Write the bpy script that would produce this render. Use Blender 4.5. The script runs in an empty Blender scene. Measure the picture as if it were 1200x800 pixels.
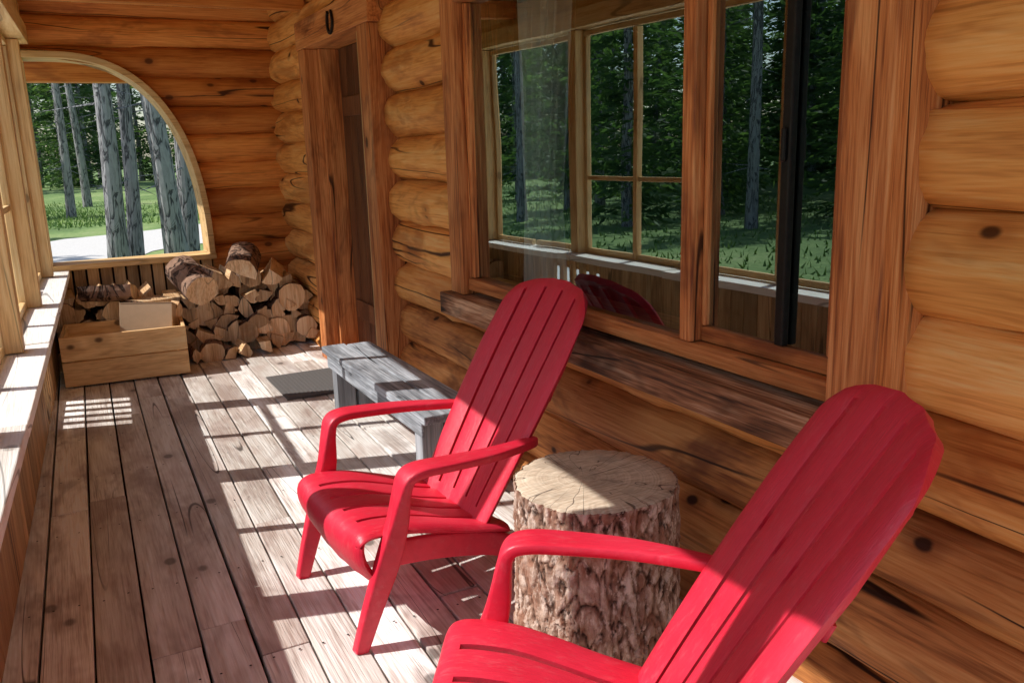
import bpy, math, random
from mathutils import Vector, Matrix, noise
random.seed(7)
R = random.random
U = random.uniform
scene = bpy.context.scene

# ------------------------------------------------------------ materials
def new_mat(name):
    m = bpy.data.materials.new(name); m.use_nodes = True
    nt = m.node_tree
    for n in list(nt.nodes):
        nt.nodes.remove(n)
    out = nt.nodes.new('ShaderNodeOutputMaterial')
    b = nt.nodes.new('ShaderNodeBsdfPrincipled')
    nt.links.new(b.outputs[0], out.inputs[0])
    return m, nt, b, out

class N:
    def __init__(s, nt): s.nt = nt
    def node(s, t, **kw):
        n = s.nt.nodes.new(t)
        for k, v in kw.items(): setattr(n, k, v)
        return n
    def put(s, sock, v):
        if isinstance(v, bpy.types.NodeSocket): s.nt.links.new(v, sock)
        else: sock.default_value = v
    def math(s, op, a, b=0.5, clamp=False):
        n = s.node('ShaderNodeMath', operation=op, use_clamp=clamp)
        s.put(n.inputs[0], a); s.put(n.inputs[1], b); return n.outputs[0]
    def mapping(s, vec, scale):
        n = s.node('ShaderNodeMapping'); s.put(n.inputs['Vector'], vec)
        n.inputs['Scale'].default_value = scale; return n.outputs[0]
    def noise(s, vec, scale=1, detail=3, rough=.55, dist=0):
        n = s.node('ShaderNodeTexNoise'); s.put(n.inputs['Vector'], vec)
        n.inputs['Scale'].default_value = scale; n.inputs['Detail'].default_value = detail
        n.inputs['Roughness'].default_value = rough; n.inputs['Distortion'].default_value = dist
        return n.outputs[0]
    def voronoi(s, vec, scale=1, feature='F1'):
        n = s.node('ShaderNodeTexVoronoi', feature=feature); s.put(n.inputs['Vector'], vec)
        n.inputs['Scale'].default_value = scale
        return n.outputs['Distance']
    def ramp(s, fac, stops):
        n = s.node('ShaderNodeValToRGB'); s.put(n.inputs[0], fac)
        e = n.color_ramp.elements
        while len(e) < len(stops): e.new(.5)
        for i, (p, c) in enumerate(stops):
            e[i].position = p; e[i].color = (*c, 1) if len(c) == 3 else c
        return n.outputs[0]
    def mr(s, v, a, b, c=0, d=1):
        n = s.node('ShaderNodeMapRange'); n.interpolation_type = 'SMOOTHSTEP'
        s.put(n.inputs[0], v)
        for i, x in enumerate((a, b, c, d)): n.inputs[i+1].default_value = x
        return n.outputs[0]
    def mix(s, fac, a, b, mode='MIX'):
        n = s.node('ShaderNodeMix', data_type='RGBA', blend_type=mode)
        s.put(n.inputs[0], fac)
        for i, v in ((6, a), (7, b)):
            if isinstance(v, tuple): v = (*v, 1) if len(v) == 3 else v
            s.put(n.inputs[i], v)
        return n.outputs[2]
    def bump(s, h, strength, dist=.01, normal=None):
        n = s.node('ShaderNodeBump'); s.put(n.inputs['Height'], h)
        n.inputs['Strength'].default_value = strength; n.inputs['Distance'].default_value = dist
        if normal: s.put(n.inputs['Normal'], normal)
        return n.outputs[0]

def coords(g, use_rnd=True):
    tc = g.node('ShaderNodeTexCoord').outputs['Object']
    at = g.node('ShaderNodeAttribute'); at.attribute_name = 'rnd'
    vm = g.node('ShaderNodeVectorMath', operation='SCALE')
    vm.inputs[0].default_value = (37, 53, 29); g.put(vm.inputs[3], at.outputs['Fac'])
    ad = g.node('ShaderNodeVectorMath', operation='ADD')
    g.put(ad.inputs[0], tc); g.put(ad.inputs[1], vm.outputs[0])
    return ad.outputs[0], at.outputs['Fac']

def ax(axis, along, other):
    return tuple(along if i == 'XYZ'.index(axis) else other for i in range(3))

def wood(name, dark, mid, light, axis='Y', rough=.6, bump=.4, vary=.35, knots=.8, crack=.8, stain=.4, fine=1.0, staincol=None, spec=.3, kscale=1.0, lo=.32, hi=.64, cw=1.0, hue=0, patch=None, cm=(.47,.56), cd=1, cs=5):
    m, nt, b, out = new_mat(name); g = N(nt)
    v, rnd = coords(g)
    n1 = g.noise(g.mapping(v, ax(axis, .7, 7)), 1.4, 4, .68, .8)
    n2 = g.noise(g.mapping(v, ax(axis, 2.6, 75*fine)), 1.5, 2, .65)
    f = g.math('ADD', g.math('MULTIPLY', n1, .6), g.math('MULTIPLY', n2, .4))
    col = g.ramp(f, [(lo, dark), ((lo+hi)/2, mid), (hi, light)])
    if vary:
        val = g.math('FRACT', g.math('MULTIPLY', rnd, 7.31))
        val = g.math('ADD', g.math('MULTIPLY', val, vary*2), 1-vary)
        cmb = g.node('ShaderNodeCombineColor')
        g.put(cmb.inputs[0], val)
        for i in (1, 2): g.put(cmb.inputs[i], g.math('POWER', val, 1+hue*i) if hue else val)
        col = g.mix(1.0, col, cmb.outputs[0], 'MULTIPLY')
    if patch:
        p1 = g.noise(g.mapping(v, ax(axis, 1.2, 2.0)), 2.2, 3, .6, .3)
        col = g.mix(g.mr(p1, .50, .64, 0, patch[0]), col, patch[1])
    if stain:
        s1 = g.noise(g.mapping(v, ax(axis, .9, 2.6)), 1.4, 4, .7, .6)
        col = g.mix(g.math('MULTIPLY', g.mr(s1, .49, .66), stain), col, staincol or tuple(c*.35 for c in dark))
    if crack:
        c1 = g.noise(g.mapping(v, ax(axis, .35, cs)), 1.2, cd, .5)
        ck = g.mr(g.math('ABSOLUTE', g.math('SUBTRACT', c1, .5)), .002*cw, .009*cw, 1, 0)
        msk = g.mr(g.noise(g.mapping(v, ax(axis, .9, 3)), 1.0, 0), cm[0], cm[1])
        ck = g.math('MULTIPLY', ck, msk)
        col = g.mix(g.math('MULTIPLY', ck, crack), col, tuple(c*.15 for c in dark))
    if knots:
        d = g.voronoi(g.mapping(v, ax(axis, 2.9*kscale, 4.2*kscale)), 1.0)
        kn = g.mr(d, .06, .11, 1, 0)
        halo = g.mr(d, .1, .28, .55*knots, 0)
        col = g.mix(halo, col, dark)
        col = g.mix(g.math('MULTIPLY', kn, knots), col, tuple(c*.2 for c in dark))
    g.put(b.inputs['Base Color'], col)
    g.put(b.inputs['Roughness'], g.math('ADD', g.math('MULTIPLY', n1, .25), rough-.12))
    b.inputs['Specular IOR Level'].default_value = spec
    g.put(b.inputs['Normal'], g.bump(n2, bump, .008))
    return m

LOGD, LOGM, LOGL = (.50, .155, .03), (.88, .40, .105), (.97, .60, .235)
M = {}
M['logY'] = wood('log_wood_y', LOGD, LOGM, LOGL, 'Y', .6, .4, .13, 1, 1, .55, spec=.3, staincol=(.38,.105,.02), lo=.30, hi=.68, cw=1.4, fine=.8, hue=.35, kscale=1.25, cm=(.42,.53))
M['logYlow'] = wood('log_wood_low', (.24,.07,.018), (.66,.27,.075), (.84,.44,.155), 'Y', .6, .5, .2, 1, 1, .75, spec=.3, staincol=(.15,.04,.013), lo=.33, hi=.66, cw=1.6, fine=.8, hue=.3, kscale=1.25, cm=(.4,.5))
M['logX'] = wood('log_wood_x', (.36,.095,.02), (.74,.27,.06), (.92,.44,.125), 'X', .6, .4, .2, .8, .95, .5, spec=.3, staincol=(.26,.06,.014), lo=.31, hi=.68, hue=.3, cw=1.2, cm=(.42,.53))
M['logend'] = wood('log_end', (.25,.1,.03), (.5,.25,.09), (.6,.35,.15), 'Z', .7, .4, .2, 0, .5, .3)
M['floor'] = wood('floor_board_wood', (.36,.27,.23), (.74,.68,.62), (.95,.93,.90), 'Y', .5, .6, .28, .7, .9, .5, staincol=(.24,.15,.12), spec=.45, lo=.31, hi=.62, hue=.12, patch=(.3, (.38,.22,.17)), cm=(.5,.6), cd=0, cs=9, cw=.7)
M['trimY'] = wood('trim_y', (.17,.04,.014), (.54,.19,.055), (.72,.33,.12), 'Y', .55, .5, .2, .5, .8, .6, staincol=(.13,.032,.012))
M['trimZ'] = wood('trim_z', (.18,.04,.014), (.58,.20,.06), (.78,.36,.14), 'Z', .55, .5, .2, .8, .9, .6, staincol=(.15,.035,.013), lo=.36, hi=.62)
M['sill'] = wood('sill_wood', (.05,.02,.012), (.36,.16,.075), (.76,.49,.30), 'Y', .65, .8, .1, .7, .9, .8, lo=.36, hi=.62)
M['goldX'] = wood('gold_x', (.45,.23,.09), (.74,.48,.21), (.86,.62,.33), 'X', .55, .3, .15, .6, .5, .2)
M['goldY'] = wood('gold_y', (.45,.23,.09), (.76,.50,.22), (.88,.66,.36), 'Y', .55, .3, .15, .6, .5, .2)
M['goldZ'] = wood('gold_z', (.45,.23,.09), (.74,.48,.21), (.86,.64,.34), 'Z', .55, .3, .2, .6, .5, .25)
M['cap'] = wood('cap_wood', (.62,.53,.44), (.86,.82,.76), (.95,.93,.90), 'Y', .6, .4, .12, .5, .6, .12, staincol=(.45,.33,.22), lo=.25, hi=.6)
M['plankZ'] = wood('plank_z', (.26,.13,.055), (.60,.37,.18), (.75,.54,.30), 'Z', .6, .4, .3, .7, .7, .4)
M['grey'] = wood('weathered_grey', (.11,.115,.13), (.33,.35,.38), (.58,.61,.66), 'Y', .75, .8, .15, .6, 1, .4, lo=.36, hi=.62)
M['greyZ'] = wood('weathered_grey_z', (.11,.115,.125), (.27,.28,.30), (.42,.43,.46), 'Z', .75, .7, .15, .5, .9, .3)
M['crate'] = wood('crate_pine', (.52,.27,.11), (.80,.50,.23), (.90,.66,.36), 'X', .6, .3, .14, .9, .4, .15)
M['crateY'] = wood('crate_pine_y', (.5,.27,.12), (.76,.49,.24), (.86,.64,.37), 'Y', .6, .3, .14, .8, .4, .15)
M['splitend'] = wood('split_end', (.40,.20,.09), (.72,.48,.27), (.88,.70,.48), 'Z', .8, .5, .3, 0, .5, .5)
M['splitside'] = wood('split_side', (.36,.18,.07), (.62,.39,.2), (.78,.58,.35), 'Y', .8, .7, .25, .3, .5, .3)
M['ceil'] = wood('ceiling_wood', (.35,.15,.045), (.76,.45,.18), (.86,.58,.29), 'Y', .6, .3, .2, .8, .4, .2)
M['door'] = wood('door_wood', (.05,.018,.01), (.14,.05,.022), (.24,.10,.04), 'Z', .45, .4, .2, .4, .6, .3)

def bark_mat(name, a=(.035,.022,.017), b_=(.17,.105,.075), c=(.36,.22,.15), s=9, attr=False, zs=.5):
    m, nt, b, out = new_mat(name); g = N(nt)
    tc = g.node('ShaderNodeTexCoord').outputs['Object']
    at = g.node('ShaderNodeAttribute'); at.attribute_name = 'rnd'; rnd = at.outputs['Fac']
    mp = g.mapping(tc, (1, 1, zs))
    n = g.noise(mp, s*3.5, 5, .7)
    if attr:
        f = g.math('ADD', g.math('MULTIPLY', rnd, .5), g.math('MULTIPLY', n, .6))
    else:
        n0 = g.noise(mp, s, 3, .6, 1.0)
        rd = g.mr(g.math('ABSOLUTE', g.math('SUBTRACT', n0, .5)), .0, .07)
        f = g.math('ADD', g.math('MULTIPLY', rd, .45), g.math('MULTIPLY', n, .6))
    col = g.ramp(f, [(.28, a), (.55, b_), (.85, c)])
    if attr:
        n3 = g.noise(g.mapping(tc, (1.6, 1.6, .8)), 30, 4, .65)
        col = g.mix(g.mr(n3, .49, .61, 0, .8), col, (.78,.62,.52))
        n4 = g.noise(g.mapping(tc, (1.3, 1.3, .7)), 12, 3, .6)
        col = g.mix(g.mr(n4, .47, .6, 0, .65), col, (.32,.14,.085))
        col = g.mix(g.mr(rnd, .0, .38, .95, 0), col, (.04,.02,.014))
    g.put(b.inputs['Base Color'], col); b.inputs['Roughness'].default_value = .9
    b.inputs['Specular IOR Level'].default_value = .15
    g.put(b.inputs['Normal'], g.bump(n if attr else f, .9, .012))
    return m
M['bark'] = bark_mat('bark')
M['treebark'] = bark_mat('tree_bark', (.06,.058,.062), (.21,.205,.21), (.42,.41,.41), 9, False, .22)
M['stumpbark'] = bark_mat('stump_bark', (.08,.04,.028), (.34,.20,.14), (.66,.50,.40), 14, True)

def simple(name, col, rough=.6, nscale=30, amt=.25, bump=.1, metallic=0, spec=.4):
    m, nt, b, out = new_mat(name); g = N(nt)
    v = g.node('ShaderNodeTexCoord').outputs['Object']
    n = g.noise(v, nscale, 4, .6)
    c = g.mix(n, tuple(x*(1-amt) for x in col), tuple(min(1, x*(1+amt)) for x in col))
    g.put(b.inputs['Base Color'], c); b.inputs['Roughness'].default_value = rough
    b.inputs['Metallic'].default_value = metallic; b.inputs['Specular IOR Level'].default_value = spec
    if bump: g.put(b.inputs['Normal'], g.bump(n, bump, .005))
    return m
M['mat'] = simple('mat_rubber', (.12,.11,.105), .9, 300, .5, .6)
M['card'] = simple('cardboard', (.62,.45,.29), .85, 20, .12, .05)
M['iron'] = simple('iron', (.03,.028,.027), .5, 60, .3, .3, .8)
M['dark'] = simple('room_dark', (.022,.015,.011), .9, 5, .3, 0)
M['roof'] = simple('roofing', (.08,.07,.065), .9, 20, .3, .3)

def red_plastic():
    m, nt, b, out = new_mat('red_plastic'); g = N(nt)
    v = g.node('ShaderNodeTexCoord').outputs['Object']
    n = g.noise(g.mapping(v, (8, 70, 8)), 3, 3, .6, .4)
    n2 = g.noise(v, 3, 3, .6)
    c = g.ramp(n2, [(.3, (.72,.018,.048)), (.7, (.82,.034,.078))])
    c = g.mix(g.mr(g.noise(g.mapping(v, (1, 3, 1)), 22, 5, .75), .5, .78, 0, .2), c, (.82,.32,.34))
    c = g.mix(g.mr(n, .3, .7, .16, 0), c, (.3,.0,.01))
    g.put(b.inputs['Base Color'], c)
    g.put(b.inputs['Roughness'], g.mr(n2, .3, .7, .36, .5))
    b.inputs['Specular IOR Level'].default_value = .5
    g.put(b.inputs['Normal'], g.bump(n, .4, .004))
    return m
M['red'] = red_plastic()

def glass_mat():
    m, nt, b, out = new_mat('window_glass'); g = N(nt)
    nt.nodes.remove(b)
    t = g.node('ShaderNodeBsdfTransparent'); t.inputs[0].default_value = (.88,.92,.91,1)
    gl = g.node('ShaderNodeBsdfGlossy'); gl.inputs['Roughness'].default_value = 0.0
    gl.inputs['Color'].default_value = (.80,.95,.97,1)
    v = g.node('ShaderNodeTexCoord').outputs['Object']
    g.put(gl.inputs['Normal'], g.bump(g.noise(v, 2.5, 0), .014, .05))
    fr = g.node('ShaderNodeFresnel'); fr.inputs[0].default_value = 1.8
    f = g.math('ADD', g.math('MULTIPLY', fr.outputs[0], 1.7), .19, True)
    mx = g.node('ShaderNodeMixShader'); g.put(mx.inputs[0], f)
    g.put(mx.inputs[1], t.outputs[0]); g.put(mx.inputs[2], gl.outputs[0])
    g.put(out.inputs[0], mx.outputs[0])
    return m
M['glass'] = glass_mat()

def flat(name, a, c=None, rough=.7, tl=0):
    m, nt, b, out = new_mat(name); g = N(nt)
    col = None
    if c:
        at = g.node('ShaderNodeAttribute'); at.attribute_name = 'rnd'
        col = g.mix(at.outputs['Fac'], a, c); g.put(b.inputs['Base Color'], col)
    else: b.inputs['Base Color'].default_value = (*a, 1)
    b.inputs['Roughness'].default_value = rough; b.inputs['Specular IOR Level'].default_value = .25
    if tl:
        tr = g.node('ShaderNodeBsdfTranslucent'); g.put(tr.inputs[0], g.mix(1.0, col, (1.6,1.9,.9), 'MULTIPLY'))
        mx = g.node('ShaderNodeMixShader'); mx.inputs[0].default_value = tl
        g.put(mx.inputs[1], b.outputs[0]); g.put(mx.inputs[2], tr.outputs[0]); g.put(out.inputs[0], mx.outputs[0])
    return m
M['curtain'] = flat('sheer_curtain', (.95,.95,.94), None, .9)
M['leaf'] = flat('pine_needles', (.03,.07,.03), (.13,.20,.075), .6, .4)
M['grassb'] = flat('grass_blades', (.10,.20,.045), (.28,.40,.11))

def ground_mat():
    m, nt, b, out = new_mat('grass_ground'); g = N(nt)
    v = g.node('ShaderNodeTexCoord').outputs['Object']
    n = g.noise(v, .35, 4, .65); n2 = g.noise(v, 9, 4, .7)
    f = g.math('ADD', g.math('MULTIPLY', n, .6), g.math('MULTIPLY', n2, .4))
    c = g.ramp(f, [(.32, (.05,.09,.025)), (.48, (.16,.26,.07)), (.58, (.27,.36,.12)), (.70, (.44,.40,.27))])
    g.put(b.inputs['Base Color'], c); b.inputs['Roughness'].default_value = .95
    return m
M['ground'] = ground_mat()
M['gravel'] = simple('gravel', (.70,.67,.63), .95, 30, .25, 0)

def stump_top():
    m, nt, b, out = new_mat('stump_cut_face'); g = N(nt)
    v = g.node('ShaderNodeTexCoord').outputs['Object']
    nn = g.noise(v, 4, 3)
    sx = g.node('ShaderNodeSeparateXYZ'); g.put(sx.inputs[0], v)
    px = g.math('ADD', sx.outputs[0], .03); py = g.math('ADD', sx.outputs[1], -.02)
    r = g.math('SQRT', g.math('ADD', g.math('MULTIPLY', px, px), g.math('MULTIPLY', py, py)))
    rr_ = g.math('ADD', r, g.math('MULTIPLY', nn, .03))
    cx = g.node('ShaderNodeCombineXYZ'); g.put(cx.inputs[0], g.math('MULTIPLY', rr_, 130))
    ring = g.noise(cx.outputs[0], 1, 2, .7)
    saw = g.noise(g.mapping(v, (14, 90, 3)), 1.5, 3, .7)
    f = g.math('ADD', g.math('MULTIPLY', ring, .4), g.math('MULTIPLY', saw, .6))
    c = g.ramp(f, [(.3, (.34,.23,.15)), (.5, (.62,.49,.36)), (.7, (.84,.73,.58))])
    st = g.noise(v, 7, 4, .6)
    c = g.mix(g.mr(st, .5, .68, 0, .55), c, (.30,.23,.17))
    ang = g.math('ARCTAN2', py, px)
    cc = g.node('ShaderNodeCombineXYZ'); g.put(cc.inputs[0], g.math('MULTIPLY', ang, 2.5)); g.put(cc.inputs[1], g.math('MULTIPLY', nn, 1.2))
    k = g.noise(cc.outputs[0], 1, 1)
    ck = g.mr(g.math('ABSOLUTE', g.math('SUBTRACT', k, .5)), .002, .008, .8, 0)
    c = g.mix(ck, c, (.06,.035,.025))
    g.put(b.inputs['Base Color'], c); b.inputs['Roughness'].default_value = .8
    g.put(b.inputs['Normal'], g.bump(saw, .4, .005))
    return m
M['stumptop'] = stump_top()

# ------------------------------------------------------------ mesh builder
class MB:
    def __init__(s, mats, xf=None):
        s.v = []; s.f = []; s.mi = []; s.r = []; s.mats = mats; s.xf = xf
    def add(s, verts, faces, mi=0, rnd=None):
        o = len(s.v); rnd = R() if rnd is None else rnd
        for p in verts:
            p = Vector(p)
            if s.xf: p = Vector(s.xf(p))
            s.v.append(p); s.r.append(rnd)
        for i, f in enumerate(faces):
            s.f.append(tuple(o+k for k in f)); s.mi.append(mi[i] if isinstance(mi, list) else mi)
    def box(s, x0, x1, y0, y1, z0, z1, mi=0, rnd=None, mat=None):
        if x0 > x1: x0, x1 = x1, x0
        if y0 > y1: y0, y1 = y1, y0
        vs = [(x0,y0,z0),(x1,y0,z0),(x1,y1,z0),(x0,y1,z0),(x0,y0,z1),(x1,y0,z1),(x1,y1,z1),(x0,y1,z1)]
        if mat: vs = [mat @ Vector(p) for p in vs]
        s.add(vs, [(0,3,2,1),(4,5,6,7),(0,1,5,4),(1,2,6,5),(2,3,7,6),(3,0,4,7)], mi, rnd)
    def done(s, name, parent=None, smooth=False, bevel=0, loc=None):
        me = bpy.data.meshes.new(name)
        me.from_pydata([tuple(p) for p in s.v], [], s.f); me.update()
        for m in s.mats: me.materials.append(m)
        me.polygons.foreach_set('material_index', s.mi)
        if smooth: me.polygons.foreach_set('use_smooth', [True]*len(s.f))
        a = me.attributes.new('rnd', 'FLOAT', 'POINT'); a.data.foreach_set('value', s.r)
        ob = bpy.data.objects.new(name, me); scene.collection.objects.link(ob)
        if parent: ob.parent = parent
        if loc: ob.location = loc
        if bevel:
            b = ob.modifiers.new('bevel', 'BEVEL'); b.width = bevel; b.segments = 2
            b.limit_method = 'ANGLE'; b.angle_limit = math.radians(40)
        return ob

def empty(name, loc=(0,0,0), rz=0):
    e = bpy.data.objects.new(name, None); scene.collection.objects.link(e)
    e.location = loc; e.rotation_euler = (0, 0, rz); e.empty_display_size = .2
    return e

def add_log(mb, axis, a0, a1, c, z, r, seed, startfn=None, mi=0, mie=1, seg=32, step=.1):
    n = max(2, int((a1-a0)/step)); vs = []; fs = []; mis = []
    for i in range(n+1):
        t = i/n
        for k in range(seg):
            th = 2*math.pi*k/seg
            zz = z + r*math.sin(th)
            s0 = startfn(zz) if startfn else a0
            p = s0 + (a1-s0)*t
            rr = r*(1+.07*noise.noise((p*.7, seed*3.1, 0)) + .06*noise.noise((p*1.6, math.cos(th)*1.2+seed, math.sin(th)*1.2)))
            rr += .009*noise.noise((p*4, math.cos(th)*3+seed, math.sin(th)*3))
            kb = noise.noise((p*3.1+seed*7, math.cos(th)*2.2, math.sin(th)*2.2))
            if kb > .4: rr += (kb-.4)*.05
            cw = .016*noise.noise((p*.6, seed*1.7, 5)); zw = .014*noise.noise((p*.5, seed*2.3, 9))
            q = c+cw+rr*math.cos(th); w = z+zw+rr*math.sin(th)
            vs.append((q, p, w) if axis == 'Y' else (p, q, w))
    for i in range(n):
        for k in range(seg):
            k2 = (k+1) % seg
            fs.append((i*seg+k, i*seg+k2, (i+1)*seg+k2, (i+1)*seg+k)); mis.append(mi)
    fs.append(tuple(range(seg))[::-1]); mis.append(mie)
    fs.append(tuple(n*seg+k for k in range(seg))); mis.append(mie)
    mb.add(vs, fs, mis, R())

# ------------------------------------------------------------ main cabin
YB = -.35   # railing end behind the viewpoint
YR = .40    # porch roof end, cut short out of view to let sky light in
cabin = empty('log_cabin')
WX = 1.60
P = .222
seams0 = .79
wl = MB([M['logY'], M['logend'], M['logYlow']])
for i in range(-4, 8):
    z = seams0 + P*(i+.5); r = .117
    if z < .79: spans = [(-2, 4.40), (5.70, 7.12)]
    elif z < 2.05: spans = [(-2, 1.24), (3.36, 4.40), (5.70, 7.12)]
    else: spans = [(-2, 7.12)]
    for j, (a, b) in enumerate(spans):
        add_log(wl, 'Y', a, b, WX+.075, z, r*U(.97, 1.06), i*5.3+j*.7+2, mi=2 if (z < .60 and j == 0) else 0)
wl.done('wall_logs', cabin, smooth=True)

EY = 6.85; SX0, SZ0, SAX, SAZ = .05, .66, .94, 1.42
def arch_x(z):
    q = max(0, min(1, (z-SZ0)/SAZ))
    return SX0 + SAX*(max(0, 1-q**2.5))**(1/2.5)
def startf(z):
    if z > SZ0+SAZ+.03: return -.45
    if z < SZ0: return SX0+SAX+.01
    return max(arch_x(z)+.01, SX0)
el = MB([M['logX'], M['logend']])
for i in range(-4, 9):
    z = seams0 + P*i*.92 + .03
    if z < .02 or z > 2.6: continue
    add_log(el, 'X', 0, 1.78, EY+.10, z, .110*U(.98, 1.07), i*3.7+50, startfn=startf)
el.done('end_wall_logs', cabin, smooth=True)

def arch_pts():
    pts = [(SX0+SAX, SZ0)]
    for i in range(1, 40):
        th = (math.pi/2)*i/40
        pts.append((SX0+SAX*max(0, math.cos(th))**(2/2.5), SZ0+SAZ*max(0, math.sin(th))**(2/2.5)))
    pts.append((SX0, SZ0+SAZ)); pts.append((-.13, SZ0+SAZ))
    return pts
ap = arch_pts(); tm = MB([M['goldX']])
vs = []; fs = []
for i, (x, z) in enumerate(ap):
    a = ap[max(0, i-1)]; b = ap[min(len(ap)-1, i+1)]
    t = Vector((b[0]-a[0], b[1]-a[1])).normalized(); nrm = Vector((t.y, -t.x))
    for (o, y) in ((-.022, EY-.07), (.022, EY-.07), (.022, EY+.24), (-.022, EY+.24)):
        vs.append((x+nrm.x*o, y, z+nrm.y*o))
for i in range(len(ap)-1):
    for k in range(4):
        k2 = (k+1) % 4
        fs.append((i*4+k, i*4+k2, (i+1)*4+k2, (i+1)*4+k))
fs += [(0,1,2,3), tuple(len(vs)-4+k for k in (3,2,1,0))]
tm.add(vs, fs)
tm.done('arch_trim', cabin, bevel=.004)
es = MB([M['goldX'], M['goldZ'], M['plankZ'], M['cap'], M['dark']])
es.box(-.13, 1.02, EY-.05, EY+.22, SZ0-.045, SZ0-.005, 0)
es.box(-.15, -.085, EY-.06, EY+.22, SZ0, 2.05, 1)
es.box(-.24, -.155, EY-.05, EY+.22, 0, 2.30, 1)
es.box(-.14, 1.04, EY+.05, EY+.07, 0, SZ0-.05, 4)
x = -.14
while x < 1.04:
    es.box(x, x+.074, EY+.02+U(0, .006), EY+.045, 0, SZ0-.05, 2); x += .088
es.done('arch_window_frame', cabin, bevel=.004)

# floor
fb = MB([M['floor']])
ang = .022
fb.xf = lambda p: (p.x + (p.y-4)*ang, p.y, p.z)
x = -.75
while x < 1.95:
    w = .142; y = -1.6 + U(-1.5, 0)
    while y < 7.0:
        L = U(1.6, 3.6); y2 = min(y+L, 7.05)
        dz = U(-.0025, .0025)
        fb.box(x+U(0,.002), x+w-U(.005,.010), max(y, -1.6), y2-.003, -.04+dz, dz)
        y = y2
    x += w
fo = fb.done('porch_floor', bevel=.0035)
nb = MB([M['iron']])
x = -.75
while x < 1.95:
    for yy in [k*.61 - .2 for k in range(0, 12)]:
        for dx in (.03, .105):
            cx = x+dx+(yy-4)*ang+U(-.006,.006); yj = yy+U(-.008,.008)
            nb.add([(cx+.004*math.cos(a*math.pi/3), yj+.004*math.sin(a*math.pi/3), .0038) for a in range(6)], [tuple(range(6))])
    x += .142
nb.done('nails', fo)
uf = MB([M['dark']]); uf.box(-.8, 1.9, -1.6, 7.05, -.28, -.06); uf.done('joists', fo)

# railing
def rxf(p): return (p.x - .142 + .045*(p.y-5.64), p.y, p.z)
CZ = .62
rl = MB([M['plankZ'], M['cap'], M['goldZ'], M['goldY']], rxf)
y = YB
while y < EY-.05:
    if 4.85 < y < 5.50: w = .052; stp = .125
    else: w = .098; stp = .101
    rl.box(-.05-U(0,.004), -.02, y, y+w, .012, CZ-.045, 0); y += stp
rl.box(-.10, -.052, YB, EY-.06, .02, .10, 3); rl.box(-.10, -.052, YB, EY-.06, CZ-.13, CZ-.045, 3)
ys = [YB-.02, 1.35, 2.86, 4.14, 5.30, EY-.052]
for i in range(len(ys)-1):
    rl.box(-.12, .10, ys[i]+.002, ys[i+1]-.002, CZ-.042+(.004 if i % 2 else 0), CZ+(.004 if i % 2 else 0), 1)
pys = (YB+.05, 1.45, 2.75, 4.0, 5.2, 6.5)
for py in pys: rl.box(-.11, .015, py-.045, py+.045, CZ+.006, 2.135, 2)
for i in range(len(pys)-1):
    a, b = pys[i]+.047, pys[i+1]-.047
    rl.box(-.085, -.050, a, a+.03, CZ+.006, 2.09, 2)
    rl.box(-.085, -.050, b-.03, b, CZ+.006, 2.09, 2)
    rl.box(-.083, -.048, a, b, 2.095, 2.13, 3)
    mid = (a+b)/2
    if i in (1, 2, 3): rl.box(-.090, -.045, mid-.020, mid+.020, CZ+.006, 2.09, 2)
    rl.box(-.082, -.052, a+.032, mid-.024, CZ+.006, CZ+.045, 3)
    rl.box(-.082, -.052, mid+.024, b-.032, CZ+.006, CZ+.045, 3)
a, b = 4.0+.08, 5.2-.08
rl.box(-.08, -.055, a, (a+b)/2-.024, 1.14, 1.17, 3); rl.box(-.08, -.055, (a+b)/2+.024, b, 1.14, 1.17, 3)
rl.box(-.13, .055, YB, EY-.052, 2.14, 2.26, 3)
rl.box(-.10, .03, YB, EY-.052, 2.265, 2.40, 3)
rl.done('porch_railing', cabin, bevel=.004)

# ceiling & roof
cl = MB([M['ceil'], M['roof'], M['logX']])
x = -.40
while x < 1.8:
    cl.box(x, x+.128, YR, 8.1, 2.425, 2.445, 0); x += .131
for yy in (1.7, 3.1, 4.5, 5.9):
    cl.box(-.3, 1.6, yy, yy+.09, 2.30, 2.42, 2)
cl.box(-.42, 1.748, YR-.05, 8.2, 2.46, 2.53, 1)
cl.box(1.75, 6.2, -2.2, 8.2, 2.46, 2.56, 1)
cl.box(-.40, 3.0, 7.85, 8.0, 1.98, 2.20, 2)
cl.done('roof', cabin, bevel=.003)

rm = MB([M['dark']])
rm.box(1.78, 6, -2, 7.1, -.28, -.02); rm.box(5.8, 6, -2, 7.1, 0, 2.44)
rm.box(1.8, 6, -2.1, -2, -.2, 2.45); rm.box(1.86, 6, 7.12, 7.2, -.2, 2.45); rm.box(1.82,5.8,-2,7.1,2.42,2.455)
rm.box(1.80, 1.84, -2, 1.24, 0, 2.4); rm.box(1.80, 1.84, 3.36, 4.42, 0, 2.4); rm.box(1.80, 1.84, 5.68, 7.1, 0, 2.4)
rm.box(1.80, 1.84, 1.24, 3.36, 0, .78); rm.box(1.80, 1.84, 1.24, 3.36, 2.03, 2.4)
rm.done('interior_walls', cabin)

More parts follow.
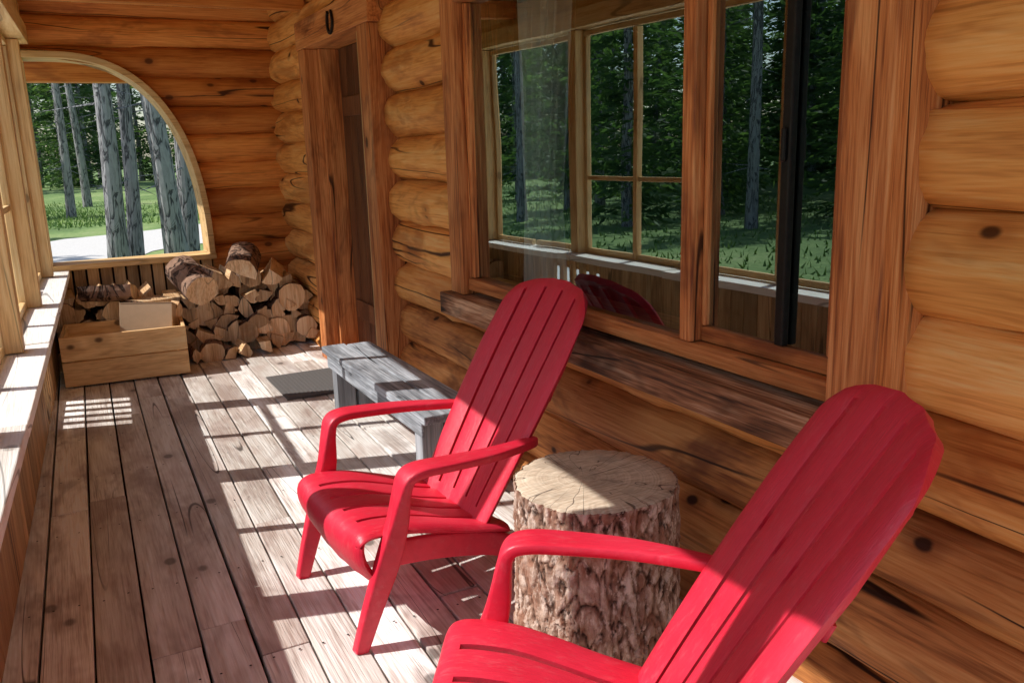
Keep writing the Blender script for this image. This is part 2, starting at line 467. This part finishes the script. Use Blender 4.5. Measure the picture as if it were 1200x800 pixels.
# window
wn = MB([M['trimZ'], M['trimY'], M['sill'], M['iron']])
WB, WT = .80, 1.95
wn.box(1.475, 1.66, 1.185, 1.315, WB-.02, 2.10, 0)
wn.box(1.475, 1.66, 3.275, 3.40, WB-.02, 2.10, 0)
wn.box(1.478, 1.66, 1.317, 3.273, WT, 2.09, 1)
wn.box(1.50, 1.70, 1.317, 3.273, WB, WB+.05, 1)
wn.box(1.515, 1.66, 1.317, 1.345, WB+.052, WT-.002, 0)
wn.box(1.515, 1.66, 3.24, 3.273, WB+.052, WT-.002, 0)
wn.box(1.495, 1.575, 1.81, 1.86, WB+.052, WT-.002, 0)
wn.box(1.53, 1.56, 1.347, 1.808, WB+.053, WB+.095, 1)
wn.box(1.53, 1.56, 1.347, 1.370, WB+.097, WT-.05, 0)
wn.box(1.53, 1.56, 1.790, 1.808, WB+.097, WT-.05, 0)
wn.box(1.520, 1.543, 1.495, 1.525, WB+.097, WT-.05, 3)
wn.box(1.508, 1.519, 1.503, 1.517, 1.34, 1.42, 3)
wn.box(1.435, 1.66, 1.16, 3.44, WB-.115, WB-.022, 2)
wn.done('window_frame', cabin, bevel=.006)
gp = MB([M['glass']])
gp.add([(1.545,1.347,WB+.06),(1.545,1.347,WT),(1.545,1.81,WT),(1.545,1.81,WB+.06)], [(0,1,2,3)])
gp.add([(1.541,1.860,WB+.05),(1.541,1.860,WT),(1.541,3.24,WT),(1.541,3.24,WB+.05)], [(0,1,2,3)])
gp.done('window_glass', cabin)
cu = MB([M['curtain']]); vs = []; fs = []; nu, nv = 70, 30
for j in range(nv+1):
    for i in range(nu+1):
        s = i/nu; t = j/nv; z = .70 + t*1.35
        wdt = .36*(.62+.38*abs(t-.35)**.8*1.3)
        yy = 2.80 - wdt*.5 + s*wdt + .03*math.sin(t*4)
        vs.append((1.62 + .026*math.sin(s*38+math.sin(t*3)) + .01*math.sin(s*90), yy, z))
for j in range(nv):
    for i in range(nu):
        a = j*(nu+1)+i; fs.append((a, a+1, a+nu+2, a+nu+1))
cu.add(vs, fs); cu.done('curtain', cabin, smooth=True)

# door
dr = MB([M['trimZ'], M['trimY'], M['door'], M['iron'], M['goldZ']])
dr.box(1.49, 1.80, 4.36, 4.52, .0, 2.02, 0)
dr.box(1.49, 1.80, 5.60, 5.74, .0, 2.02, 0)
dr.box(1.487, 1.80, 4.33, 5.77, 2.022, 2.19, 1)
dr.box(1.55, 1.80, 4.522, 4.56, .0, 2.02, 0); dr.box(1.58, 1.80, 5.555, 5.598, .0, 2.02, 0)
dr.box(1.53, 1.80, 4.562, 5.553, .0, .035, 1)
yy = 4.563
while yy < 5.54:
    dr.box(1.70, 1.74, yy, min(yy+.138, 5.552), .037, 2.018, 2); yy += .141
dr.box(1.685, 1.699, 4.6, 5.5, .30, .42, 2); dr.box(1.685, 1.699, 4.6, 5.5, 1.6, 1.72, 2)
dr.box(1.66, 1.70, 4.64, 4.67, .95, 1.10, 3)
dr.box(1.50, 1.53, 4.53, 4.56, .04, 2.0, 4)
dr.done('door', cabin, bevel=.004)

hs = MB([M['iron']]); vs = []; fs = []; n = 22
for i in range(n+1):
    th = math.radians(-55 + 290*i/n)
    cx, cz = .05*math.cos(th), .062*math.sin(th)
    tx, tz = math.cos(th), math.sin(th)
    for (o, d) in ((-.009,0),(.009,0),(.009,-.012),(-.009,-.012)):
        vs.append((1.484+d, 4.95+cx+tx*o, 2.10-cz-tz*o))
for i in range(n):
    for k in range(4):
        fs.append((i*4+k, i*4+(k+1)%4, (i+1)*4+(k+1)%4, (i+1)*4+k))
fs += [(0,1,2,3), tuple(len(vs)-4+k for k in range(4))]
hs.add(vs, fs); hs.done('horseshoe', bevel=.002)

# ------------------------------------------------------------ chairs
def crom(pts, sub=7):
    out = []; n = len(pts)
    for i in range(n-1):
        p0 = pts[max(0, i-1)]; p1 = pts[i]; p2 = pts[i+1]; p3 = pts[min(n-1, i+2)]
        for k in range(sub):
            t = k/sub
            out.append(tuple(.5*((2*b)+(-a+c)*t+(2*a-5*b+4*c-d)*t*t+(-a+3*b-3*c+d)*t**3) for a, b, c, d in zip(p0, p1, p2, p3)))
    out.append(tuple(pts[-1])); return out

def loft(mb, pts, side, sub=7):
    pp = crom(pts, sub); vs = []; fs = []; m = 20
    for i, (a, z, w, t, y) in enumerate(pp):
        q0 = pp[max(0, i-1)]; q1 = pp[min(len(pp)-1, i+1)]
        tx = Vector((q1[0]-q0[0], q1[1]-q0[1])).normalized(); nx = Vector((-tx.y, tx.x))
        for k in range(m):
            th = 2*math.pi*k/m; c, s = math.cos(th), math.sin(th)
            e = .38
            u = math.copysign(abs(c)**e, c)*w/2; v = math.copysign(abs(s)**e, s)*t/2
            vs.append((a+nx.x*v, side*y+u, z+nx.y*v))
    for i in range(len(pp)-1):
        for k in range(m):
            k2 = (k+1) % m; fs.append((i*m+k, i*m+k2, (i+1)*m+k2, (i+1)*m+k))
    fs += [tuple(range(m)), tuple((len(pp)-1)*m+k for k in range(m))[::-1]]
    mb.add(vs, fs)

def slotted(name, parent, fn, rows, r0, r1, nsl=5, gap=.03, sub=6, thick=.02, flip=False):
    cols = []; isgap = []
    edges = [-1+2*i/nsl for i in range(nsl+1)]
    for i in range(nsl):
        a = edges[i]+(gap if i else 0); b = edges[i+1]-(gap if i < nsl-1 else 0)
        for k in range(sub):
            q = k/sub
            if i == 0: q = q**1.8
            if i == nsl-1: q = 1-(1-q)**1.8
            cols.append(a+(b-a)*q); isgap.append(False)
        cols.append(b); isgap.append(i < nsl-1)
    vs = []; fs = []; nc = len(cols)
    for j in range(rows+1):
        for c in cols: vs.append(fn(j/rows, c))
    for j in range(rows):
        for c in range(nc-1):
            if isgap[c] and r0 <= j/rows < r1: continue
            f = (j*nc+c, j*nc+c+1, (j+1)*nc+c+1, (j+1)*nc+c)
            fs.append(f[::-1] if flip else f)
    mb = MB([M['red']]); mb.add(vs, fs)
    ob = mb.done(name, parent, smooth=True)
    so = ob.modifiers.new('s', 'SOLIDIFY'); so.thickness = thick; so.offset = 0
    bv = ob.modifiers.new('b', 'BEVEL'); bv.width = .004; bv.segments = 3; bv.limit_method = 'ANGLE'; bv.angle_limit = math.radians(50)
    return ob

def chair(loc, rz):
    e = empty('adirondack_chair', loc, rz)
    prof = crom([(-.112,.215),(-.140,.270),(-.142,.322),(-.105,.348),(0,.338),(.1,.310),(.2,.276),(.36,.232)], 6)
    def seat(t, c):
        q = t*(len(prof)-1); i = min(int(q), len(prof)-2); f = q-i
        a = prof[i][0]*(1-f)+prof[i+1][0]*f; z = prof[i][1]*(1-f)+prof[i+1][1]*f
        hw = .272-.035*max(0, a)/.36
        sl = ((c+1)*2.5) % 1
        fl = max(0, abs(c)-.93)/.07
        fa = 1 if t < .3 else 0
        return (a - .012*(1-c*c)*(1 if t < .5 else 0)*(1-t*2)+fl*fl*.012*fa, hw*c, z-.014*(1-c*c)+.004*math.sin(sl*math.pi)-fl*fl*.012*(1-fa))
    slotted('seat', e, seat, 56, .42, .93, thick=.018, gap=.035)
    def back(t, c):
        L = 1-.06*abs(c)**2-.075*abs(c)**9; s = t*L
        a = .285+.415*s+.035*s*s; z = .20+.75*s-.01*s*s
        hw = .208+.105*s-.064*s*s
        sl = ((c+1)*2.5) % 1
        fl = max(0, abs(c)-.90)/.10; ft = max(0, t-.97)/.03
        k = max(fl*fl, ft*ft)
        return (a-.03*c*c-.008*math.sin(sl*math.pi)+.010*k, hw*c*(1-.05*max(0,t-.8)/.2*abs(c)**6), z)
    slotted('backrest', e, back, 60, .10, .965, gap=.036, thick=.024, flip=True)
    fr = MB([M['red']])
    for s in (-1, 1):
        loft(fr, [(.462,.500,.030,.026,.243),(.42,.502,.050,.028,.258),(.27,.512,.072,.028,.296),(.12,.521,.085,.028,.308),(.035,.523,.086,.03,.308),
                  (-.005,.508,.08,.032,.306),(-.02,.462,.068,.038,.300),(-.035,.37,.052,.058,.290),(-.065,.27,.044,.07,.284),(-.12,.12,.040,.055,.272),(-.16,0,.036,.042,.262)], s)
        loft(fr, [(-.08,.275,.028,.075,.262),(.1,.250,.028,.075,.250),(.28,.205,.03,.075,.238),(.37,.16,.034,.07,.235),(.44,.08,.034,.05,.24),(.49,0,.034,.04,.245)], s)
    loft(fr, [(.34,.20,.46,.05,0),(.36,.17,.46,.05,0)], 1, 2)
    loft(fr, [(.545,.60,.40,.02,0),(.56,.63,.40,.02,0)], 1, 2)
    fr.done('frame', e, smooth=True)
    return e
chair((.742, 2.42, 0), math.radians(3.5))
lx, ly = -math.sin(math.radians(32)), -math.cos(math.radians(32))
chair((.81+lx*.308, 1.588+ly*.308, 0), math.radians(-32))

# ------------------------------------------------------------ stump
st = MB([M['stumpbark'], M['stumptop']])
na, nz, H, RS = 320, 170, .497, .228
vs = []; fs = []; rr = []
def plate(p, sx=28, sz=10):
    q = Vector((p[0]*sx, p[1]*sx, p[2]*sz)); q += Vector((noise.noise(q*.8), noise.noise(q*.8+Vector((9,0,0))), noise.noise(q*.8+Vector((0,9,0)))))*1.1
    d = noise.voronoi(q)[0]
    return min(1, (d[1]-d[0])*2.8)
for j in range(nz+1):
    for i in range(na):
        th = 2*math.pi*i/na; z = H*j/nz
        base = RS*(1+.035*noise.noise((math.cos(th)*1.3, math.sin(th)*1.3, z))+.05*(1-j/nz)**3)
        p = (base*math.cos(th), base*math.sin(th), z)
        pl = plate(p); p2 = plate(p, 66, 22)
        rn = noise.noise(Vector(p)*70)*.002 + noise.noise(Vector(p)*18)*.005
        lay = math.floor(3*(.5+.5*noise.noise(Vector((p[0]*12, p[1]*12, p[2]*5)))) + .8*p2)*.0028
        r = base + .008*(pl**.6) + lay - .012 + rn
        vs.append((r*math.cos(th), r*math.sin(th), z)); rr.append(max(0, min(1, pl*.75+.2*p2+.15*noise.noise(Vector(p)*30)+.05)))
for j in range(nz):
    for i in range(na):
        i2 = (i+1) % na; fs.append((j*na+i, j*na+i2, (j+1)*na+i2, (j+1)*na+i))
st.add(vs, fs, 0); st.r = rr
tv = [(0,0,H+.004)]; tf = []
for k, f in enumerate((.35, .7, .96)):
    for i in range(na):
        v = vs[nz*na+i]; tv.append((v[0]*f, v[1]*f, H+.004-(.001 if k == 2 else 0)))
for i in range(na):
    v = vs[nz*na+i]; tv.append((v[0]*.998, v[1]*.998, H-.004))
for i in range(na):
    i2 = (i+1) % na; tf.append((0, 1+i, 1+i2))
    for k in range(3): tf.append((1+k*na+i, 1+(k+1)*na+i, 1+(k+1)*na+i2, 1+k*na+i2))
st.add(tv, tf, 1, .5)
st.done('tree_stump', smooth=True, loc=(1.21, 1.85, 0))

# ------------------------------------------------------------ bench
bn = MB([M['grey'], M['greyZ']])
bn.box(1.175, 1.305, 3.04, 4.53, .315, .352, 0); bn.box(1.312, 1.445, 3.06, 4.51, .314, .350, 0)
for y0 in (3.14, 4.36):
    bn.box(1.20, 1.30, y0, y0+.085, 0, .312, 1); bn.box(1.315, 1.42, y0+.002, y0+.083, 0, .312, 1)
bn.box(1.185, 1.20-.002, 3.10, 4.47, .245, .313, 0)
bn.done('wooden_bench', bevel=.006)

dm = MB([M['mat']])
dm.box(1.02, 1.46, 4.78, 5.36, .004, .010)
k = 1.035
while k < 1.45:
    dm.box(k, k+.012, 4.795, 5.345, .0102, .012); k += .024
dm.done('doormat', bevel=.002)

# ------------------------------------------------------------ crate etc
cr = MB([M['crate'], M['crateY']])
T = Matrix.Translation((.258, 5.775, 0)) @ Matrix.Rotation(math.radians(-4), 4, 'Z')
for (z0, z1) in ((.012, .165), (.172, .325)):
    cr.box(-.365, .365, 0, .022, z0, z1, 0, mat=T); cr.box(-.365, .365, .46, .482, z0, z1, 0, mat=T)
    cr.box(-.365, -.343, .024, .458, z0, z1-.002, 1, mat=T); cr.box(.343, .365, .024, .458, z0, z1-.002, 1, mat=T)
cr.box(-.34, .34, .024, .458, .012, .03, 0, mat=T)
cr.box(-.342, -.30, .0235, .05, .03, .31, 0, mat=T); cr.box(.30, .342, .0235, .05, .03, .31, 0, mat=T)
cr.done('wooden_crate', bevel=.004)
cb = MB([M['card']])
T = Matrix.Translation((.40, 5.93, .25)) @ Matrix.Rotation(math.radians(-14), 4, 'Z') @ Matrix.Rotation(math.radians(-14), 4, 'X') @ Matrix.Rotation(math.radians(3), 4, 'Y')
cb.box(-.16, .16, -.01, .20, 0, .215, mat=T)
cb.box(-.162, .162, -.012, .095, .2165, .220, mat=T); cb.box(-.162, .162, .100, .202, .2165, .220, mat=T)
cb.done('cardboard_box', bevel=.002)
fw = MB([M['splitend'], M['splitside'], M['bark']])
def split(x, y, z, r, rot, L=.42, kind=None, yaw=0, pitch=0):
    kind = kind or random.choice(('q', 'q', 'h', 'w', 'r'))
    arc = {'q': 95, 'h': 175, 'w': 60, 'r': 360}[kind]; arc = math.radians(arc*U(.9, 1.1)) if kind != 'r' else 2*math.pi
    n = 14 if kind == 'r' else 7; prof = []
    if kind != 'r': prof.append((0, 0))
    for i in range(n+(0 if kind == 'r' else 1)):
        a = arc*i/n; q = r*U(.93, 1.07); prof.append((q*math.cos(a), q*math.sin(a)))
    cx = sum(p[0] for p in prof)/len(prof); cz = sum(p[1] for p in prof)/len(prof)
    prof = [(p[0]-cx, p[1]-cz) for p in prof]
    Mx = Matrix.Translation((x, y, z)) @ Matrix.Rotation(yaw, 4, 'Z') @ Matrix.Rotation(pitch, 4, 'X') @ Matrix.Rotation(rot, 4, 'Y')
    m = len(prof); K = 6; vs = []; fs = []; mi = []
    for j in range(K+1):
        for i, p in enumerate(prof):
            q = 1+.06*noise.noise((i*2.1+x*20, j*.8, z*20))
            vs.append(Mx @ Vector((p[0]*q, L*j/K+(U(-.004, .004) if j in (0, K) else 0), p[1]*q)))
    for j in range(K):
        for i in range(m):
            i2 = (i+1) % m; fs.append((j*m+i, j*m+i2, (j+1)*m+i2, (j+1)*m+i))
            mi.append(2 if (kind == 'r' or (1 <= i < m-1)) else 1)
    fs.append(tuple(range(m))); mi.append(0); fs.append(tuple(K*m+i for i in range(m))[::-1]); mi.append(0)
    fw.add(vs, fs, mi)
def top_r(x):
    return .38 + .20*math.exp(-((x-1.08)/.28)**2) + .03*math.sin(x*14)
for row in range(8):
    z = .055 + row*.078; x = .64 + (row % 2)*.05
    while x < 1.56:
        if z < top_r(x): split(x+U(-.012,.012), 6.22+U(-.06,.06)+row*.012, z+U(-.01,.01), U(.075,.105), U(0,6.28), yaw=U(-.08,.08))
        x += U(.088, .112)
for row in range(8):
    z = .05 + row*.078; x = -.08 + (row % 2)*.05
    while x < .52:
        if z < .48-.04*abs(x-.1): split(x+U(-.01,.01), 6.33+U(-.03,.03), z, U(.08,.105), U(0,6.28), yaw=U(-.06,.06))
        x += U(.095, .118)
split(.80, 6.12, .48, .11, 1.2, .36, 'r', .25, .35)
split(1.08, 6.10, .62, .12, .4, .36, 'h', -.3, .25)
split(.93, 6.15, .52, .10, 3.6, .38, 'h', .4, .2)
split(1.28, 6.12, .50, .11, 2.2, .38, 'q', -.25, .1)
split(.52, 6.10, .40, .11, 3.2, .36, 'h', .5, .0)
split(.62, 6.08, .33, .10, 2.0, .34, 'h', .9, .1)
split(.38, 6.24, .49, .10, 3.4, .34, 'h', 1.2, .0)
for k in range(5): split(.70+k*.12+U(-.02,.02), 6.02+U(-.02,.03), .05, U(.07,.09), U(0,6.28), .3, yaw=U(-.4,.4))
fw.done('firewood_pile')

# ------------------------------------------------------------ outside
gd = MB([M['ground']]); vs = []; fs = []; n = 60
for j in range(n+1):
    for i in range(n+1):
        x = -180+360*i/n; y = -180+360*j/n; d = math.hypot(x, y)
        vs.append((x, y, -.32 + (.5*noise.noise((x*.03, y*.03, 0)) if d > 30 else 0)))
for j in range(n):
    for i in range(n): a = j*(n+1)+i; fs.append((a, a+1, a+n+2, a+n+1))
gd.add(vs, fs); gd.done('ground', smooth=True)
rd = MB([M['gravel']])
def strip(pts, w0, w1, z):
    vs = []; fs = []
    pp = crom(pts, 8)
    for i, (x, y) in enumerate(pp):
        q0 = pp[max(0, i-1)]; q1 = pp[min(len(pp)-1, i+1)]
        t = Vector((q1[0]-q0[0], q1[1]-q0[1])).normalized(); nn = Vector((-t.y, t.x))
        a = w0+.2*math.sin(i*1.3); b = w1+.2*math.sin(i*1.9)
        vs += [(x-nn.x*a, y-nn.y*a, z), (x+nn.x*b, y+nn.y*b, z)]
    for i in range(len(vs)//2-1): fs.append((i*2, i*2+2, i*2+3, i*2+1))
    rd.add(vs, fs)
strip([(-2.7, -12), (-2.5, -3), (-2.4, 5), (-2.3, 12), (.2, 18.0), (7, 21.5), (22, 22.5)], 1.8, 2.0, -.31)  # far bend is road; pale stretch beside porch added to bounce light inside
rd.done('gravel_road_and_bounce')

def pine_mesh(seed, H, z0, dens=1.0, spread=1.7, qs=.17):
    random.seed(seed)
    mb = MB([M['treebark'], M['leaf']])
    n = 14; seg = 14; vs = []; fs = []
    for j in range(n+1):
        t = j/n; r = .14*(1-t)**.8+.01 + .04*max(0, .08-t)*10
        cx = .25*noise.noise((t*2.4, seed, 0)); cy = .2*noise.noise((t*2, seed, 7))
        for k in range(seg):
            a = 2*math.pi*k/seg; q = r*(1+.08*noise.noise((math.cos(a)*1.5+seed, math.sin(a)*1.5, t*9)))
            vs.append((cx+q*math.cos(a), cy+q*math.sin(a), H*t))
    for j in range(n):
        for k in range(seg): fs.append((j*seg+k, j*seg+(k+1)%seg, (j+1)*seg+(k+1)%seg, (j+1)*seg+k))
    mb.add(vs, fs, 0)
    if z0 > 2:
        for k in range(12):
            a = U(0, 6.28); z = U(1.2, z0); L = U(.3, 1.0)
            o = Vector((0, 0, z)); ex = Vector((math.cos(a)*L, math.sin(a)*L, U(-.3,.15))); sd = Vector((-math.sin(a), math.cos(a), 0))*.016
            mb.add([o-sd, o+sd, o+ex, o+Vector((0,0,.03))], [(0,1,2),(1,3,2),(3,0,2)], 0)
    z = z0
    while z < H:
        t = (z-z0)/(H-z0); L0 = spread*(1-t)**.75+.12
        for b_ in range(random.randint(4, 6)):
            a = U(0, 6.28); L = L0*U(.5, 1.15); dr = U(-.35, .05)
            ex = Vector((math.cos(a)*L, math.sin(a)*L, dr*L))
            o = Vector((0, 0, z+U(-.1, .1))); sd = Vector((-math.sin(a), math.cos(a), 0))*.018
            mb.add([o-sd, o+sd, o+ex], [(0, 1, 2)], 0)
            m = int((6+L*9)*dens); cl = U(0, .6)
            for q in range(m):
                s = U(.15, 1.05); c = o+ex*s+Vector((U(-1,1), U(-1,1), U(-.6,.6)))*.16*(L0*.5+.4)*(1.1-s*.5)
                d1 = (Vector((math.cos(a), math.sin(a), dr))+Vector((U(-.8,.8), U(-.8,.8), U(-.5,.5)))).normalized()*qs*U(.6, 1.3)
                d2 = d1.cross(Vector((U(-1,1), U(-1,1), U(-.3,1)))).normalized()*qs*.42
                mb.add([c-d1*.5, c+d2*.5, c+d1, c-d2*.5], [(0, 1, 2, 3)], 1, cl+U(0,.4))
        z += U(.16, .26)
    return mb.done('pine_tree')
protos = [pine_mesh(11, 10.5, .8, 1.0, 2.0, .2), pine_mesh(12, 9.0, .4, 1.1, 1.8, .2), pine_mesh(13, 11.5, 1.6, .9, 2.0, .2)]
bare = [pine_mesh(21, 12, 4.6, .6, 1.5), pine_mesh(22, 12.5, 5.0, .6, 1.4)]
random.seed(99)
def place(ob, x, y, s=1, sxy=None, tilt=None):
    ob.location = (x, y, -.35); ob.scale = (sxy or s, sxy or s, s); ob.rotation_euler = (tilt[0], tilt[1], 0) if tilt else (0, 0, U(0, 6.28))
def inst(pr, *a, **k):
    o = bpy.data.objects.new('pine_tree', pr.data); scene.collection.objects.link(o); place(o, *a, **k)
place(protos[0], -14, 14, 1); place(protos[1], -15.5, 21, 1); place(protos[2], -13.5, 9.0, .95)
place(bare[0], .72, 14.5, 1, .95, (.02, .01)); place(bare[1], 1.02, 15.2, 1, .75, (.0, .04))
inst(bare[0], 1.55, 14.2, 1.0, 1.1, tilt=(-.02, -.07)); inst(bare[1], 1.90, 15.6, 1.1, 1.0, tilt=(.01, .03))
inst(bare[1], 3.0, 24.5, 1.1, .8, tilt=(.01, .02))
inst(bare[0], 1.5, 27, 1.1, .8, tilt=(.01, .02)); inst(bare[1], .3, 28, 1.1, .8, tilt=(.01, .02))
inst(bare[1], .9, 33, 1.1, .9, tilt=(.0, -.02))
for (x, y, s, p) in ((-7.2, 14.5, .8, 1), (-8.6, 19, .9, 0), (-10.5, 15.5, .8, 1), (-9.8, 24, 1, 0), (-12, 18, .9, 0), (-11.5, 12.3, .7, 1), (-7.5, 30, 1.1, 1)):
    inst(protos[p], x, y, s)
for (x, y) in ((-6.2, 17.2), (-8.8, 12.6), (-10.2, 20)):
    inst(bare[0], x, y, .9, .8, tilt=(.01, .02))
for k in range(80):
    x = U(-38, -14.5); y = U(4, 52)
    inst(random.choice(protos), x, y, U(.8, 1.0) if x > -19 else U(1, 1.4))
for k in range(18):
    inst(random.choice(protos), U(-8, 16), U(44, 62), U(.9, 1.3))
for k in range(6):
    inst(random.choice(protos), U(-34, -18), U(-25, 2), U(.9, 1.2))
for k in range(6):
    inst(random.choice(protos), U(5.5, 10), U(28, 36), U(.8, 1.1))

gb = MB([M['grassb']])
for k in range(24000):
    x = U(-16, 8); y = U(5, 38)
    if R() < .3: x = U(-1, 6); y = U(24, 40)
    if x > -4.6 and y < 23.5: continue
    h = U(.04, .14); a = U(0, 6.28); w = .022
    gb.add([(x-w*math.cos(a), y-w*math.sin(a), -.32), (x+w*math.cos(a), y+w*math.sin(a), -.32), (x+U(-.08,.08), y+U(-.08,.08), -.32+h)], [(0,1,2)])
gb.done('grass')

# ------------------------------------------------------------ camera, light
right = Vector((.8844, -.467, -.0292)).normalized()
back_ = Vector((-.4495, -.865, .2252)).normalized()
up = back_.cross(right).normalized(); right = up.cross(back_).normalized()
mw = Matrix(((right.x, up.x, back_.x, 0), (right.y, up.y, back_.y, 0), (right.z, up.z, back_.z, 1.4), (0, 0, 0, 1)))
cam = bpy.data.cameras.new('camera'); co = bpy.data.objects.new('camera', cam); scene.collection.objects.link(co)
co.matrix_world = mw; cam.lens = 30; cam.sensor_width = 36; cam.clip_end = 1000; cam.clip_start = .05
scene.camera = co

E = math.radians(45); hx, hy = -.958, .287
w = bpy.data.worlds.new('World'); scene.world = w; w.use_nodes = True
nt = w.node_tree; bg = nt.nodes['Background']; bg.inputs[1].default_value = .15
sky = nt.nodes.new('ShaderNodeTexSky'); sky.sky_type = 'NISHITA'; sky.sun_disc = False
sky.sun_elevation = E; sky.sun_rotation = math.atan2(hx, hy)
nt.links.new(sky.outputs[0], bg.inputs[0])
sl = bpy.data.lights.new('sun', 'SUN'); sl.energy = 5; sl.angle = math.radians(.5); sl.color = (1, .97, .92)
so = bpy.data.objects.new('sun', sl); scene.collection.objects.link(so)
dv = Vector((-hx*math.cos(E), -hy*math.cos(E), -math.sin(E)))
so.rotation_euler = dv.to_track_quat('-Z', 'Y').to_euler()
scene.view_settings.view_transform = 'Standard'; scene.view_settings.look = 'None'; scene.view_settings.exposure = 0
